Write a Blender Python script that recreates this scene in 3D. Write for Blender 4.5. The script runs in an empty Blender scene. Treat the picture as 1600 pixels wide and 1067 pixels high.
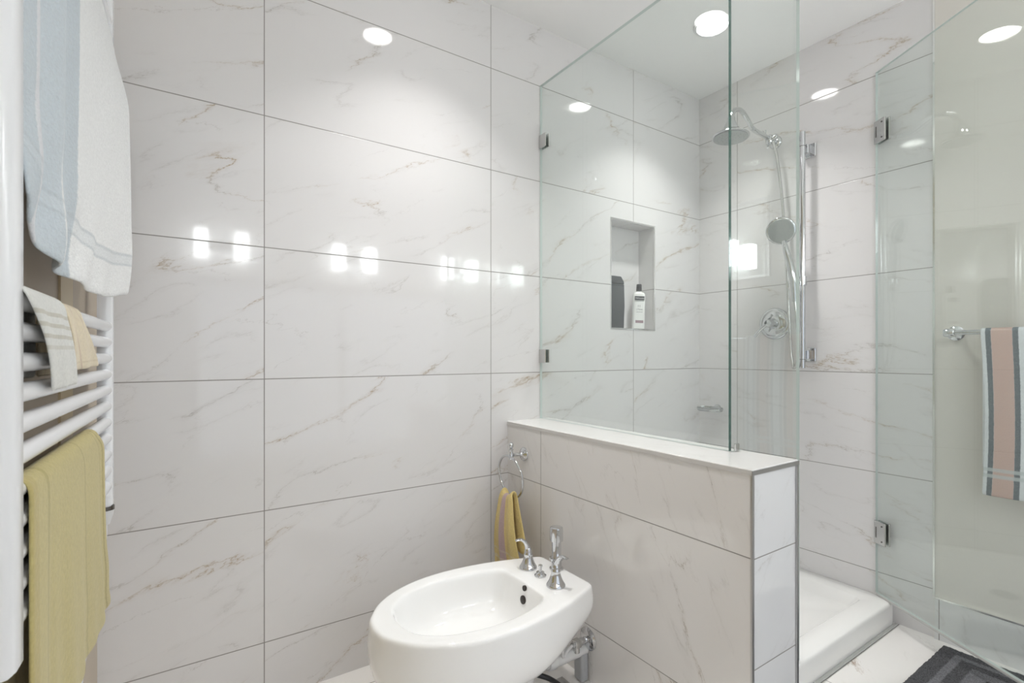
import bpy, bmesh, math, random
from mathutils import Vector, Matrix
random.seed(7)
R = math.radians
S = bpy.context.scene
COL = S.collection

# ------------------------------------------------------------------ camera
cam_d = bpy.data.cameras.new('camera'); cam = bpy.data.objects.new('camera', cam_d); COL.objects.link(cam)
CAM = Vector((-2.3482, -1.6837, 1.0542))
cam.location = CAM
cam.rotation_euler = (R(90), 0, R(56.108 - 90))
cam_d.sensor_width = 36; cam_d.lens = 17.6416
cam_d.shift_y = 0.01248
cam_d.clip_start = 0.02
cam_d.dof.use_dof = True; cam_d.dof.focus_distance = 1.9; cam_d.dof.aperture_fstop = 9.0
S.camera = cam
# ------------------------------------------------------------------ world and exposure
W = bpy.data.worlds.new('daylight'); S.world = W; W.use_nodes = True
bg = W.node_tree.nodes['Background']; bg.inputs[0].default_value = (0.86, 0.92, 1.0, 1); bg.inputs[1].default_value = 0.72
S.view_settings.view_transform = 'Standard'; S.view_settings.look = 'None'
S.view_settings.gamma = 1; S.view_settings.use_curve_mapping = False
S.view_settings.exposure = 0.67
S.cycles.use_denoising = True
S.cycles.max_bounces = 10; S.cycles.diffuse_bounces = 6; S.cycles.glossy_bounces = 8
S.cycles.transparent_max_bounces = 24; S.cycles.transmission_bounces = 8
S.cycles.sample_clamp_indirect = 6
LAMP_WATT = 2.75
LAMP_POWER = 9.0        # glow of the recessed ceiling lamps
VANITY_POWER = 9.5

# ------------------------------------------------------------------ materials
class NT:
    def __init__(s, name):
        s.m = bpy.data.materials.new(name); s.m.use_nodes = True
        s.t = s.m.node_tree; s.b = s.t.nodes['Principled BSDF']
    def n(s, typ, **kw):
        x = s.t.nodes.new(typ)
        for k, v in kw.items(): setattr(x, k, v)
        return x
    def l(s, a, b): s.t.links.new(a, b)
    def inp(s, sock, v):
        if hasattr(v, 'links') or isinstance(v, bpy.types.NodeSocket): s.l(v, sock)
        else: sock.default_value = v
    def math(s, op, a, b=0.0, c=0.0, clamp=False):
        x = s.n('ShaderNodeMath', operation=op, use_clamp=clamp)
        s.inp(x.inputs[0], a); s.inp(x.inputs[1], b); s.inp(x.inputs[2], c)
        return x.outputs[0]
    def comb(s, x, y, z=0.0):
        c = s.n('ShaderNodeCombineXYZ')
        for i, v in enumerate((x, y, z)): s.inp(c.inputs[i], v)
        return c.outputs[0]
    def noise(s, vec, scale, detail=2.0, rough=0.5, dist=0.0):
        x = s.n('ShaderNodeTexNoise'); s.l(vec, x.inputs['Vector'])
        x.inputs['Scale'].default_value = scale; x.inputs['Detail'].default_value = detail
        x.inputs['Roughness'].default_value = rough; x.inputs['Distortion'].default_value = dist
        return x
    def mapr(s, v, a, b, c=0.0, d=1.0):
        x = s.n('ShaderNodeMapRange'); s.l(v, x.inputs[0])
        for i, q in enumerate((a, b, c, d)): x.inputs[i + 1].default_value = q
        return x.outputs[0]
    def mix(s, f, a, b):
        x = s.n('ShaderNodeMix', data_type='RGBA'); s.inp(x.inputs['Factor'], f)
        s.inp(x.inputs['A'], a); s.inp(x.inputs['B'], b)
        return x.outputs['Result']

def simple(name, col, rough=0.5, metal=0.0, bump=None, spec=0.5, coat=0.0):
    k = NT(name); b = k.b
    b.inputs['Base Color'].default_value = (*col, 1); b.inputs['Roughness'].default_value = rough
    b.inputs['Metallic'].default_value = metal; b.inputs['Specular IOR Level'].default_value = spec
    b.inputs['Coat Weight'].default_value = coat
    if bump:
        sc, st, di = bump
        tc = k.n('ShaderNodeTexCoord'); nz = k.noise(tc.outputs['Object'], sc, 3.0)
        bp = k.n('ShaderNodeBump'); bp.inputs['Strength'].default_value = st; bp.inputs['Distance'].default_value = di
        k.l(nz.outputs[0], bp.inputs['Height']); k.l(bp.outputs[0], b.inputs['Normal'])
    return k.m

def tile_mat(name, axes, u0, w, v0, h, seed=0.0, ang=-22, vein=1.0, base=(0.745, 0.731, 0.73), grout=(0.27, 0.255, 0.24),
             gw=0.0014, rough=0.05, brown=0.5, lines=True, patch=0.0, spec=0.62):
    """polished marble tile: axes pick the two world axes, joints at u0 + k*w and v0 + k*h"""
    k = NT(name); tc = k.n('ShaderNodeTexCoord'); sp = k.n('ShaderNodeSeparateXYZ'); k.l(tc.outputs['Object'], sp.inputs[0])
    u = sp.outputs['XYZ'.index(axes[0])]; v = sp.outputs['XYZ'.index(axes[1])]
    uu = k.math('DIVIDE', k.math('SUBTRACT', u, u0), w); vv = k.math('DIVIDE', k.math('SUBTRACT', v, v0), h)
    cu = k.math('FLOOR', uu); cv = k.math('FLOOR', vv)
    fu = k.math('SUBTRACT', uu, cu); fv = k.math('SUBTRACT', vv, cv)
    du = k.math('MULTIPLY', k.math('MINIMUM', fu, k.math('SUBTRACT', 1.0, fu)), w)
    dv = k.math('MULTIPLY', k.math('MINIMUM', fv, k.math('SUBTRACT', 1.0, fv)), h)
    d = k.math('MINIMUM', du, dv)
    joint = k.mapr(d, gw * 0.7, gw * 1.3, 1.0, 0.0) if lines else None
    wn = k.n('ShaderNodeTexWhiteNoise', noise_dimensions='3D'); k.l(k.comb(cu, cv, seed), wn.inputs['Vector'])
    # per tile slide through the marble
    off = k.n('ShaderNodeVectorMath', operation='SCALE'); k.l(wn.outputs['Color'], off.inputs[0]); off.inputs['Scale'].default_value = 9.0
    loc = k.comb(k.math('MULTIPLY', fu, w), k.math('MULTIPLY', fv, h), 0.0)
    rot = k.n('ShaderNodeVectorRotate', rotation_type='Z_AXIS'); k.l(loc, rot.inputs['Vector']); rot.inputs['Angle'].default_value = R(ang)
    st = k.n('ShaderNodeVectorMath', operation='MULTIPLY'); k.l(rot.outputs[0], st.inputs[0]); st.inputs[1].default_value = (1.0, 3.2, 1.0)
    ad = k.n('ShaderNodeVectorMath', operation='ADD'); k.l(st.outputs[0], ad.inputs[0]); k.l(off.outputs[0], ad.inputs[1])
    P = ad.outputs[0]
    # wobble
    wob = k.noise(P, 5.0, 6.0, 0.7)
    wc = k.n('ShaderNodeVectorMath', operation='SUBTRACT'); k.l(wob.outputs['Color'], wc.inputs[0]); wc.inputs[1].default_value = (.5, .5, .5)
    ws = k.n('ShaderNodeVectorMath', operation='SCALE'); k.l(wc.outputs[0], ws.inputs[0]); ws.inputs['Scale'].default_value = 0.26
    wa = k.n('ShaderNodeVectorMath', operation='ADD'); k.l(P, wa.inputs[0]); k.l(ws.outputs[0], wa.inputs[1])
    Q = wa.outputs[0]
    def veins(src, scale, lo, width, mscale, m0, m1, det=0.0):
        n = k.noise(src, scale, det, 0.5)
        r = k.math('ABSOLUTE', k.math('SUBTRACT', n.outputs[0], lo))
        mk = k.mapr(k.noise(P, mscale, 2.0, 0.6).outputs[0], m0, m1)
        return k.math('MULTIPLY', k.mapr(r, 0.0, width, 1.0, 0.0), mk), k.math('MULTIPLY', k.math('POWER', k.mapr(r, 0.0, width * 7, 1.0, 0.0), 2.0), mk)
    thin, halo = veins(Q, 1.7, 0.50, 0.0060, 2.3, 0.46, 0.60)
    thinb, halob = veins(Q, 2.3, 0.56, 0.0055, 3.0, 0.50, 0.62)
    thin2, halo2 = veins(Q, 3.6, 0.45, 0.012, 4.0, 0.50, 0.66)
    cloud = k.mapr(k.noise(P, 1.8, 4.0).outputs[0], 0.35, 0.75)
    colr = k.mix(k.math('MULTIPLY', cloud, 0.22), (*base, 1), (base[0] * .94, base[1] * .94, base[2] * .935, 1))
    greyv = (0.46, 0.435, 0.41, 1); brownv = (0.40, 0.30, 0.19, 1)
    hue = k.mapr(k.noise(P, 2.2, 1.0).outputs[0], 0.44, 0.56)
    vc = k.mix(k.math('MULTIPLY', hue, brown * 1.6, clamp=True), greyv, brownv)
    grain = k.mapr(k.noise(P, 38.0, 3.0, .7).outputs[0], .38, .60, .25, 1.0)
    colr = k.mix(k.math('MULTIPLY', halo, 0.16 * vein), colr, vc)
    colr = k.mix(k.math('MULTIPLY', halo2, 0.12 * vein), colr, greyv)
    colr = k.mix(k.math('MULTIPLY', k.math('MULTIPLY', thin2, grain), 0.30 * vein), colr, greyv)
    colr = k.mix(k.math('MULTIPLY', k.math('MULTIPLY', thinb, grain), 0.45 * vein), colr, greyv)
    colr = k.mix(k.math('MULTIPLY', k.math('MULTIPLY', thin, grain), 0.72 * vein, clamp=True), colr, vc)
    if patch:
        pn = k.mapr(k.noise(Q, 2.4, 5.0, 0.75).outputs[0], 0.60, 0.68)
        pp = k.math('MULTIPLY', pn, k.mapr(k.noise(P, 1.4, 1.0).outputs[0], 0.52, 0.60))
        colr = k.mix(k.math('MULTIPLY', pp, patch), colr, (0.42, 0.32, 0.25, 1))
    if lines:
        colr = k.mix(joint, colr, (*grout, 1))
        k.l(k.math('ADD', k.math('MULTIPLY', joint, 0.6), rough), k.b.inputs['Roughness'])
        bp = k.n('ShaderNodeBump'); bp.inputs['Strength'].default_value = 0.4; bp.inputs['Distance'].default_value = 0.0008
        k.l(k.math('SUBTRACT', 1.0, joint), bp.inputs['Height']); k.l(bp.outputs[0], k.b.inputs['Normal'])
    else: k.b.inputs['Roughness'].default_value = rough
    k.l(colr, k.b.inputs['Base Color'])
    k.b.inputs['Specular IOR Level'].default_value = spec
    return k.m

def glass_pane_mat(name, tint=(0.955, 0.975, 0.965)):
    k = NT(name); k.t.nodes.remove(k.b)
    lw = k.n('ShaderNodeLayerWeight'); lw.inputs['Blend'].default_value = 0.5
    fr = k.math('ADD', k.math('MULTIPLY', k.math('POWER', lw.outputs['Facing'], 5.0), 0.94), 0.055, clamp=True)
    tr = k.n('ShaderNodeBsdfTransparent'); tr.inputs[0].default_value = (*tint, 1)
    gl = k.n('ShaderNodeBsdfGlossy'); gl.inputs['Roughness'].default_value = 0.0; gl.inputs[0].default_value = (1, 1, 1, 1)
    mx = k.n('ShaderNodeMixShader'); k.l(fr, mx.inputs[0]); k.l(tr.outputs[0], mx.inputs[1]); k.l(gl.outputs[0], mx.inputs[2])
    k.l(mx.outputs[0], k.t.nodes['Material Output'].inputs[0])
    return k.m

def emit(name, col, power):
    k = NT(name); k.b.inputs['Base Color'].default_value = (*col, 1)
    k.b.inputs['Emission Color'].default_value = (*col, 1); k.b.inputs['Emission Strength'].default_value = power
    return k.m

def terry(name, stripes, base, lump=0.0012, dobby=None, along='V', band_col=None, scale=900):
    """towel cloth: stripes = [(u0, u1, colour)] across the cloth's UV, dobby = [(v0, v1, colour)] bands, flat woven"""
    k = NT(name); uv = k.n('ShaderNodeUVMap'); uv.uv_map = 'UVMap'
    sp = k.n('ShaderNodeSeparateXYZ'); k.l(uv.outputs[0], sp.inputs[0])
    tc = k.n('ShaderNodeTexCoord')
    c = (*base, 1)
    wob = k.math('MULTIPLY', k.math('SUBTRACT', k.noise(tc.outputs['Object'], 160, 2).outputs[0], 0.5), 0.012)
    U = k.math('ADD', sp.outputs[0], wob)
    for a, b, col in stripes:
        f = k.math('MULTIPLY', k.mapr(U, a - .003, a + .003), k.mapr(U, b - .003, b + .003, 1.0, 0.0))
        c = k.mix(f, c, (*col, 1))
    for a, b, col, st in (dobby or []):
        f = k.math('MULTIPLY', k.math('MULTIPLY', k.mapr(sp.outputs[1], a - .002, a + .002), k.mapr(sp.outputs[1], b - .002, b + .002, 1.0, 0.0)), st)
        c = k.mix(f, c, (*col, 1))
    fz = k.noise(tc.outputs['Object'], scale * 0.45, 3, 0.7)
    c = k.mix(k.math('MULTIPLY', k.mapr(fz.outputs[0], 0.35, 0.65), 0.22), c, (base[0] * .5, base[1] * .5, base[2] * .5, 1))
    k.inp(k.b.inputs['Base Color'], c)
    bp = k.n('ShaderNodeBump'); bp.inputs['Strength'].default_value = 0.75; bp.inputs['Distance'].default_value = lump
    n1 = k.noise(tc.outputs['Object'], scale * 0.5, 3, 0.7); k.l(n1.outputs[0], bp.inputs['Height']); k.l(bp.outputs[0], k.b.inputs['Normal'])
    k.b.inputs['Roughness'].default_value = 0.95; k.b.inputs['Specular IOR Level'].default_value = 0.1
    k.b.inputs['Sheen Weight'].default_value = 0.25
    return k.m

T = 0.4; Z0 = 0.979
M = {}
M['tileA'] = tile_mat('marble_tile_long_wall', 'XZ', -0.511, 0.806, Z0, T, 1.0, -24, brown=.75, vein=1.35)
M['tileB'] = tile_mat('marble_tile_shower_wall', 'YZ', -0.2203, 0.806, Z0, T, 2.0, -8, brown=.7, vein=1.3)
M['tileH'] = tile_mat('marble_tile_half_wall', 'YZ', -0.2193, 1.62, Z0, T, 5.0, -62, brown=.25, vein=1.6, base=(0.75, 0.732, 0.715), spec=.8)
M['tileE'] = tile_mat('marble_tile_half_wall_end', 'XZ', -1.5, 2.0, 0.574, 0.26, 4.0, -35, vein=.8, brown=.1, base=(0.76, 0.76, 0.765))
M['cap'] = tile_mat('marble_cap', 'YX', -9, 20, -9, 20, 3.0, 20, vein=.5, lines=False, base=(0.83, 0.815, 0.80))
M['nicheback'] = tile_mat('marble_niche_back', 'XZ', -3, 9, -1, 9, 9.0, -24, brown=.4, lines=False)
M['floor'] = tile_mat('marble_floor', 'XY', -0.60, 0.806, -0.90, 0.403, 6.0, -40, vein=1.0, brown=.6, base=(0.87, 0.845, 0.82), rough=0.1, patch=0.9)
M['skirt'] = tile_mat('marble_skirting', 'YZ', -1.026, 0.806, -1, 3, 8.0, -60, vein=1.3, brown=0.0, base=(0.74, 0.74, 0.74))
M['paint'] = simple('ceiling_paint', (0.93, 0.925, 0.915), 0.7, bump=(40, .05, .001))
M['greige'] = simple('greige_wall_paint', (0.70, 0.67, 0.62), 0.3, bump=(60, .05, .001))
M['beige'] = simple('beige_wall_paint', (0.56, 0.48, 0.385), 0.45, bump=(60, .05, .001))
M['cream_strip'] = simple('cream_colour', (0.72, 0.60, 0.40), 0.4)
M['cap_edge'] = simple('grey_stone_edge', (0.60, 0.585, 0.565), 0.25)
M['alu'] = simple('satin_aluminium', (0.50, 0.50, 0.50), 0.32, 1.0)
M['chrome'] = simple('chrome', (0.66, 0.67, 0.685), 0.05, 1.0)
M['polished'] = simple('polished_aluminium', (0.88, 0.88, 0.87), 0.13, 1.0)
M['satin'] = simple('satin_chrome', (0.62, 0.62, 0.61), 0.22, 1.0)
M['nozzle'] = simple('nozzle_plate', (0.42, 0.44, 0.44), 0.4, 0.3)
M['ceramic'] = simple('white_ceramic', (0.93, 0.928, 0.92), 0.05, coat=.3)
M['hole'] = simple('dark_opening', (0.02, 0.012, 0.008), 0.4)
M['acryl'] = simple('white_acrylic', (0.89, 0.88, 0.86), 0.14)
M['white_metal'] = simple('white_enamel', (0.86, 0.865, 0.88), 0.22, coat=.3)
M['white_plastic'] = simple('white_plastic', (0.80, 0.80, 0.80), 0.3)
M['grey_plastic'] = simple('grey_plastic', (0.47, 0.48, 0.50), 0.35)
M['black_rubber'] = simple('black_rubber', (0.012, 0.012, 0.014), 0.3)
M['dark_ring'] = simple('dark_chrome', (0.18, 0.17, 0.16), 0.2, 1.0)
M['pane'] = glass_pane_mat('shower_glass')
M['edge'] = simple('green_glass_edge', (0.025, 0.10, 0.085), 0.08)
M['edge_light'] = simple('pale_glass_edge', (0.60, 0.67, 0.65), 0.1)
M['seal'] = simple('clear_seal', (0.55, 0.55, 0.53), 0.2)
M['mirror'] = simple('mirror_silver', (0.86, 0.88, 0.87), 0.01, 1.0)
M['frost'] = simple('pale_wall_paint', (0.80, 0.81, 0.80), 0.5)
M['lamp'] = emit('lamp_glow', (1.0, 0.98, 0.955), LAMP_POWER)
M['vanity'] = emit('vanity_glow', (0.95, 0.98, 1.0), VANITY_POWER)
M['bottle_white'] = simple('white_bottle_plastic', (0.86, 0.86, 0.84), 0.25)
M['bottle_dark'] = simple('charcoal_bottle_plastic', (0.075, 0.085, 0.09), 0.35)
M['label_black'] = simple('black_label', (0.04, 0.04, 0.045), 0.4)
M['label_grey'] = simple('grey_print', (0.16, 0.15, 0.16), 0.5)
M['label_mauve'] = simple('mauve_print', (0.32, 0.22, 0.25), 0.4)
M['label_white'] = simple('white_print', (0.85, 0.85, 0.85), 0.4)
M['acrylic_clear'] = simple('clear_acrylic', (0.50, 0.52, 0.52), 0.10, 0.85)

# ------------------------------------------------------------------ mesh helpers
def finish(bm, name, mats, parent=None, smooth=35, uv=None):
    """link a bmesh made in world coordinates as one mesh object"""
    if not isinstance(mats, (list, tuple)): mats = [mats]
    off = Vector((0, 0, 0)); p = parent
    while p is not None: off += p.location; p = p.parent
    if parent is not None: bmesh.ops.translate(bm, verts=bm.verts, vec=-off)
    bmesh.ops.recalc_face_normals(bm, faces=bm.faces)
    me = bpy.data.meshes.new(name)
    bm.to_mesh(me); bm.free()
    for m in mats: me.materials.append(m)
    if smooth:
        for f in me.polygons: f.use_smooth = True
        me.set_sharp_from_angle(angle=R(smooth))
    o = bpy.data.objects.new(name, me); COL.objects.link(o)
    if parent is not None: o.parent = parent
    return o

def thing(name, label, cat, loc=(0, 0, 0), group=None):
    o = bpy.data.objects.new(name, None); COL.objects.link(o); o.location = loc
    o.empty_display_size = 0.05
    o['label'] = label; o['category'] = cat
    if group: o['group'] = group
    return o
def tag(o, label, cat, group=None):
    o['label'] = label; o['category'] = cat
    if group: o['group'] = group
    return o
def struct(o, label, cat='room'):
    o['kind'] = 'structure'; o['label'] = label; o['category'] = cat
    return o

def box(bm, lo, hi, bev=0.0, seg=2, mat=0, M4=None):
    lo, hi = Vector(lo), Vector(hi)
    r = bmesh.ops.create_cube(bm, size=1.0)
    vs = r['verts']; d = hi - lo; c = (hi + lo) / 2
    for v in vs: v.co = Vector((v.co.x * d.x, v.co.y * d.y, v.co.z * d.z)) + c
    fs = set(f for v in vs for f in v.link_faces)
    for f in fs: f.material_index = mat
    if bev:
        es = list(set(e for v in vs for e in v.link_edges))
        rr = bmesh.ops.bevel(bm, geom=es, offset=bev, segments=seg, affect='EDGES', profile=0.5)
        vs = list(set(v for f in rr['faces'] for v in f.verts) | set(v for v in vs if v.is_valid))
        for f in rr['faces']: f.material_index = mat
    if M4 is not None:
        allv = set(vs)
        st = list(vs)
        while st:
            v = st.pop()
            for e in v.link_edges:
                o = e.other_vert(v)
                if o not in allv: allv.add(o); st.append(o)
        for v in allv: v.co = M4 @ v.co
    return vs

def ring_loft(bm, rings, close=True, cap0=True, cap1=True, mat=0):
    L = [[bm.verts.new(p) for p in r] for r in rings]
    n = len(L[0])
    for a, b in zip(L, L[1:]):
        for i in range(n if close else n - 1):
            j = (i + 1) % n
            f = bm.faces.new((a[i], a[j], b[j], b[i])); f.material_index = mat
    if cap0 and close: bm.faces.new(list(reversed(L[0]))).material_index = mat
    if cap1 and close: bm.faces.new(L[-1]).material_index = mat
    return L

def frame_for(d):
    d = d.normalized(); a = Vector((0, 0, 1)) if abs(d.z) < 0.9 else Vector((1, 0, 0))
    u = d.cross(a).normalized(); return u, d.cross(u).normalized()

def tube(bm, pts, r, n=14, mat=0, closed=False, caps=True):
    pts = [Vector(p) for p in pts]; N = len(pts)
    rad = r if isinstance(r, (list, tuple)) else [r] * N
    rings = []; u = None
    for i, p in enumerate(pts):
        if closed: d = pts[(i + 1) % N] - pts[i - 1]
        else: d = pts[min(i + 1, N - 1)] - pts[max(i - 1, 0)]
        d.normalize()
        if u is None: u, _ = frame_for(d)
        else:
            u = (u - d * u.dot(d)).normalized()
        w = d.cross(u)
        rings.append([p + (u * math.cos(2 * math.pi * k / n) + w * math.sin(2 * math.pi * k / n)) * rad[i] for k in range(n)])
    if closed:
        rings.append(rings[0])
        L = ring_loft(bm, rings, cap0=False, cap1=False, mat=mat)
        bmesh.ops.remove_doubles(bm, verts=[v for q in (L[0], L[-1]) for v in q], dist=1e-5)
    else: ring_loft(bm, rings, cap0=caps, cap1=caps, mat=mat)

def smooth_path(pts, sub=8):
    P = [Vector(p) for p in pts]; out = []
    for i in range(len(P) - 1):
        p0 = P[max(i - 1, 0)]; p1 = P[i]; p2 = P[i + 1]; p3 = P[min(i + 2, len(P) - 1)]
        for k in range(sub):
            t = k / sub
            out.append(0.5 * ((2 * p1) + (p2 - p0) * t + (2 * p0 - 5 * p1 + 4 * p2 - p3) * t * t + (3 * p1 - p0 - 3 * p2 + p3) * t ** 3))
    out.append(P[-1]); return out

def lathe(bm, prof, o, axis=(0, 0, 1), n=32, mat=0, sx=1.0):
    """prof = [(radius, height along the axis)]"""
    o = Vector(o); ax = Vector(axis).normalized(); u, w = frame_for(ax)
    rings = [[o + ax * h + (u * math.cos(2 * math.pi * k / n) * sx + w * math.sin(2 * math.pi * k / n)) * max(r, 1e-4) for k in range(n)] for r, h in prof]
    ring_loft(bm, rings, mat=mat)

def sph(bm, o, r, mat=0, n=20):
    prof = [(r * math.sin(math.pi * i / 12), -r * math.cos(math.pi * i / 12)) for i in range(13)]
    lathe(bm, prof, o, n=n, mat=mat)

def NB(): return bmesh.new()

def cloth(name, grid, mat, parent=None, thick=0.004, sub=1):
    """grid[row][col] of points; UV = (col, row) as fractions; thickness by solidify, real depth"""
    bm = NB(); uvl = bm.loops.layers.uv.new('UVMap')
    nr, nc = len(grid), len(grid[0])
    V = [[bm.verts.new(p) for p in row] for row in grid]
    for i in range(nr - 1):
        for j in range(nc - 1):
            f = bm.faces.new((V[i][j], V[i][j + 1], V[i + 1][j + 1], V[i + 1][j]))
            for lp, (a, b) in zip(f.loops, ((i, j), (i, j + 1), (i + 1, j + 1), (i + 1, j))):
                lp[uvl].uv = (b / (nc - 1), a / (nr - 1))
    o = finish(bm, name, mat, parent, smooth=80)
    md = o.modifiers.new('thickness', 'SOLIDIFY'); md.thickness = thick; md.offset = 0
    if sub:
        ms = o.modifiers.new('soft', 'SUBSURF'); ms.levels = sub; ms.render_levels = sub
    return o

# ------------------------------------------------------------------ room shell
CEIL = 2.427; YB = -2.30
XH0, XH1, YH, ZH = -1.2376, -1.0306, -1.029, 0.786      # half wall
NX0, NX1, NZ0, NZ1 = -0.660, -0.363, 1.179, 1.687        # niche
def wall_with_hole(name, axis, plane, thick, u0, u1, z0, z1, hole, mats, depth=None):
    """wall slab in a plane; hole = (ua, ub, za, zb)"""
    bm = NB(); a, b, c, d = hole
    for (p, q, r, s) in ((u0, a, z0, z1), (b, u1, z0, z1), (a, b, z0, c), (a, b, d, z1)):
        if q - p < 1e-4 or s - r < 1e-4: continue
        if axis == 'Y': box(bm, (p, plane, r), (q, plane + thick, s))
        else: box(bm, (plane, p, r), (plane + thick, q, s))
    return finish(bm, name, mats, smooth=0)
wa = wall_with_hole('wall_back', 'Y', 0.0, 0.14, -2.75, 0.14, 0.0, CEIL, (NX0, NX1, NZ0, NZ1), M['tileA'])
struct(wa, 'long marble tiled wall behind the bidet and shower', 'wall')
bm = NB(); box(bm, (NX0 - .01, 0.10, NZ0 - .01), (NX1 + .01, 0.135, NZ1 + .01))
struct(finish(bm, 'wall_niche', M['nicheback'], smooth=0), 'marble back of the shampoo niche in the shower wall', 'wall')
# aluminium edge round the niche
bm = NB(); e = 0.007
for lo, hi in (((NX0 - e, -.0015, NZ1), (NX1 + e, .012, NZ1 + e)), ((NX0 - e, -.0015, NZ0 - e), (NX1 + e, .012, NZ0)),
               ((NX0 - e, -.0015, NZ0), (NX0, .012, NZ1)), ((NX1, -.0015, NZ0), (NX1 + e, .012, NZ1))): box(bm, lo, hi)
struct(finish(bm, 'trim_1', M['polished'], smooth=0), 'metal edge trim framing the shampoo niche', 'trim')
TEND = -1.0076
bm = NB(); box(bm, (0.0, TEND, 0), (0.14, 0.0, CEIL))
struct(finish(bm, 'wall_shower', M['tileB'], smooth=0), 'marble tiled end wall of the shower', 'wall')
bm = NB(); box(bm, (0.0, YB - .14, 0), (0.14, TEND, CEIL))
struct(finish(bm, 'wall_right', M['greige'], smooth=0), 'greige painted wall behind the glass door', 'wall')
bm = NB(); box(bm, (-.004, TEND - .004, 0.158), (.01, TEND + .002, CEIL))
struct(finish(bm, 'trim_2', M['polished'], smooth=0), 'slim metal strip where the tile meets the painted wall', 'trim')
bm = NB(); box(bm, (-.010, YB, 0), (-.0001, TEND - .004, 0.150))
struct(finish(bm, 'baseboard_right', M['skirt'], smooth=0), 'grey marble baseboard under the painted wall', 'baseboard')
bm = NB(); box(bm, (-.011, YB, 0.150), (-.0001, TEND - .004, 0.156))
struct(finish(bm, 'trim_3', M['polished'], smooth=0), 'metal strip on top of the marble baseboard', 'trim')
bm = NB(); box(bm, (-2.9, YB - .14, -.1), (.14, .14, 0.0))
struct(finish(bm, 'floor', M['floor'], smooth=0), 'cream marble tiled floor', 'floor')
bm = NB(); box(bm, (-2.9, YB - .14, CEIL), (.14, .14, CEIL + .1))
struct(finish(bm, 'ceiling', M['paint'], smooth=0), 'white painted ceiling', 'ceiling')
# left wall (runs slightly off square)
cA = Vector((-2.5157, 0, 0)); cdir = Vector((-0.0338, -0.99943, 0)).normalized(); cn = Vector((0.99943, -0.0338, 0)).normalized()
def cpt(s, d, z): return cA + cdir * s + cn * d + Vector((0, 0, z))
def cbox(bm, s0, s1, d0, d1, z0, z1):
    rings = [[cpt(s0, d0, z), cpt(s1, d0, z), cpt(s1, d1, z), cpt(s0, d1, z)] for z in (z0, z1)]
    ring_loft(bm, rings)
bm = NB(); cbox(bm, -.02, 2.32, -.12, 0, 0, CEIL)
struct(finish(bm, 'wall_left', M['beige'], smooth=0), 'beige painted wall behind the towel radiator', 'wall')
bm = NB(); cbox(bm, 0.322, 0.428, 0.0002, 0.004, 0, CEIL)  # narrow full-height slab, paler than the wall around it
struct(finish(bm, 'wall_strip', M['cream_strip'], smooth=0), 'narrow cream vertical strip on the beige wall', 'trim')
# wall behind the camera with an unseen window added for soft cool fill light
wb = wall_with_hole('wall_front', 'Y', YB - .14, 0.14, -2.75, 0.0, 0.0, CEIL, (-2.25, -0.25, 0.30, 1.58), M['frost'])
struct(wb, 'pale wall opposite the tiled wall, behind the viewer', 'wall')
bm = NB()
for lo, hi in (((-2.25, YB - .10, .30), (-.25, YB - .05, .34)), ((-2.25, YB - .10, 1.54), (-.25, YB - .05, 1.58)), ((-2.25, YB - .10, .34), (-2.21, YB - .05, 1.54)),
               ((-.29, YB - .10, .34), (-.25, YB - .05, 1.54)), ((-1.27, YB - .10, .34), (-1.23, YB - .05, 1.54))): box(bm, lo, hi, .003, 1)
struct(finish(bm, 'fill_window_1', M['white_plastic'], smooth=30), 'broad white framed window added behind the viewer for soft cool light', 'window')

# ------------------------------------------------------------------ half wall
bm = NB(); t = 0.010
box(bm, (XH0, YH + .004, 0), (XH1, -0.0002, ZH - .014), mat=0)
for f in bm.faces:
    if f.normal.y < -.9: f.material_index = 1
hw = finish(bm, 'wall_half', [M['tileH'], M['tileE']], smooth=0); struct(hw, 'low marble tiled half wall between bidet and shower', 'wall')
bm = NB(); box(bm, (XH0 - .001, YH, ZH - .0135), (XH1 + .001, -.0002, ZH), .0015, 1)
struct(finish(bm, 'trim_5', M['cap'], smooth=30), 'white marble cap on the half wall', 'trim')
bm = NB()
box(bm, (XH0 - .002, YH - .001, 0.0), (XH0 + .007, YH + .0035, ZH - .0138))
box(bm, (XH1 - .006, YH - .001, 0.0), (XH1 + .002, YH + .0035, ZH - .0138))
box(bm, (XH0 - .003, YH - .002, ZH - .0128), (XH1 + .003, YH - .0002, ZH - .0025))
box(bm, (XH0 - .0028, YH - .0002, ZH - .0135), (XH0 - .0011, -.0002, ZH - .0022), mat=1)
struct(finish(bm, 'trim_6', [M['alu'], M['cap_edge']], smooth=0), 'grey metal edge strips on the half wall end', 'trim')

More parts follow.
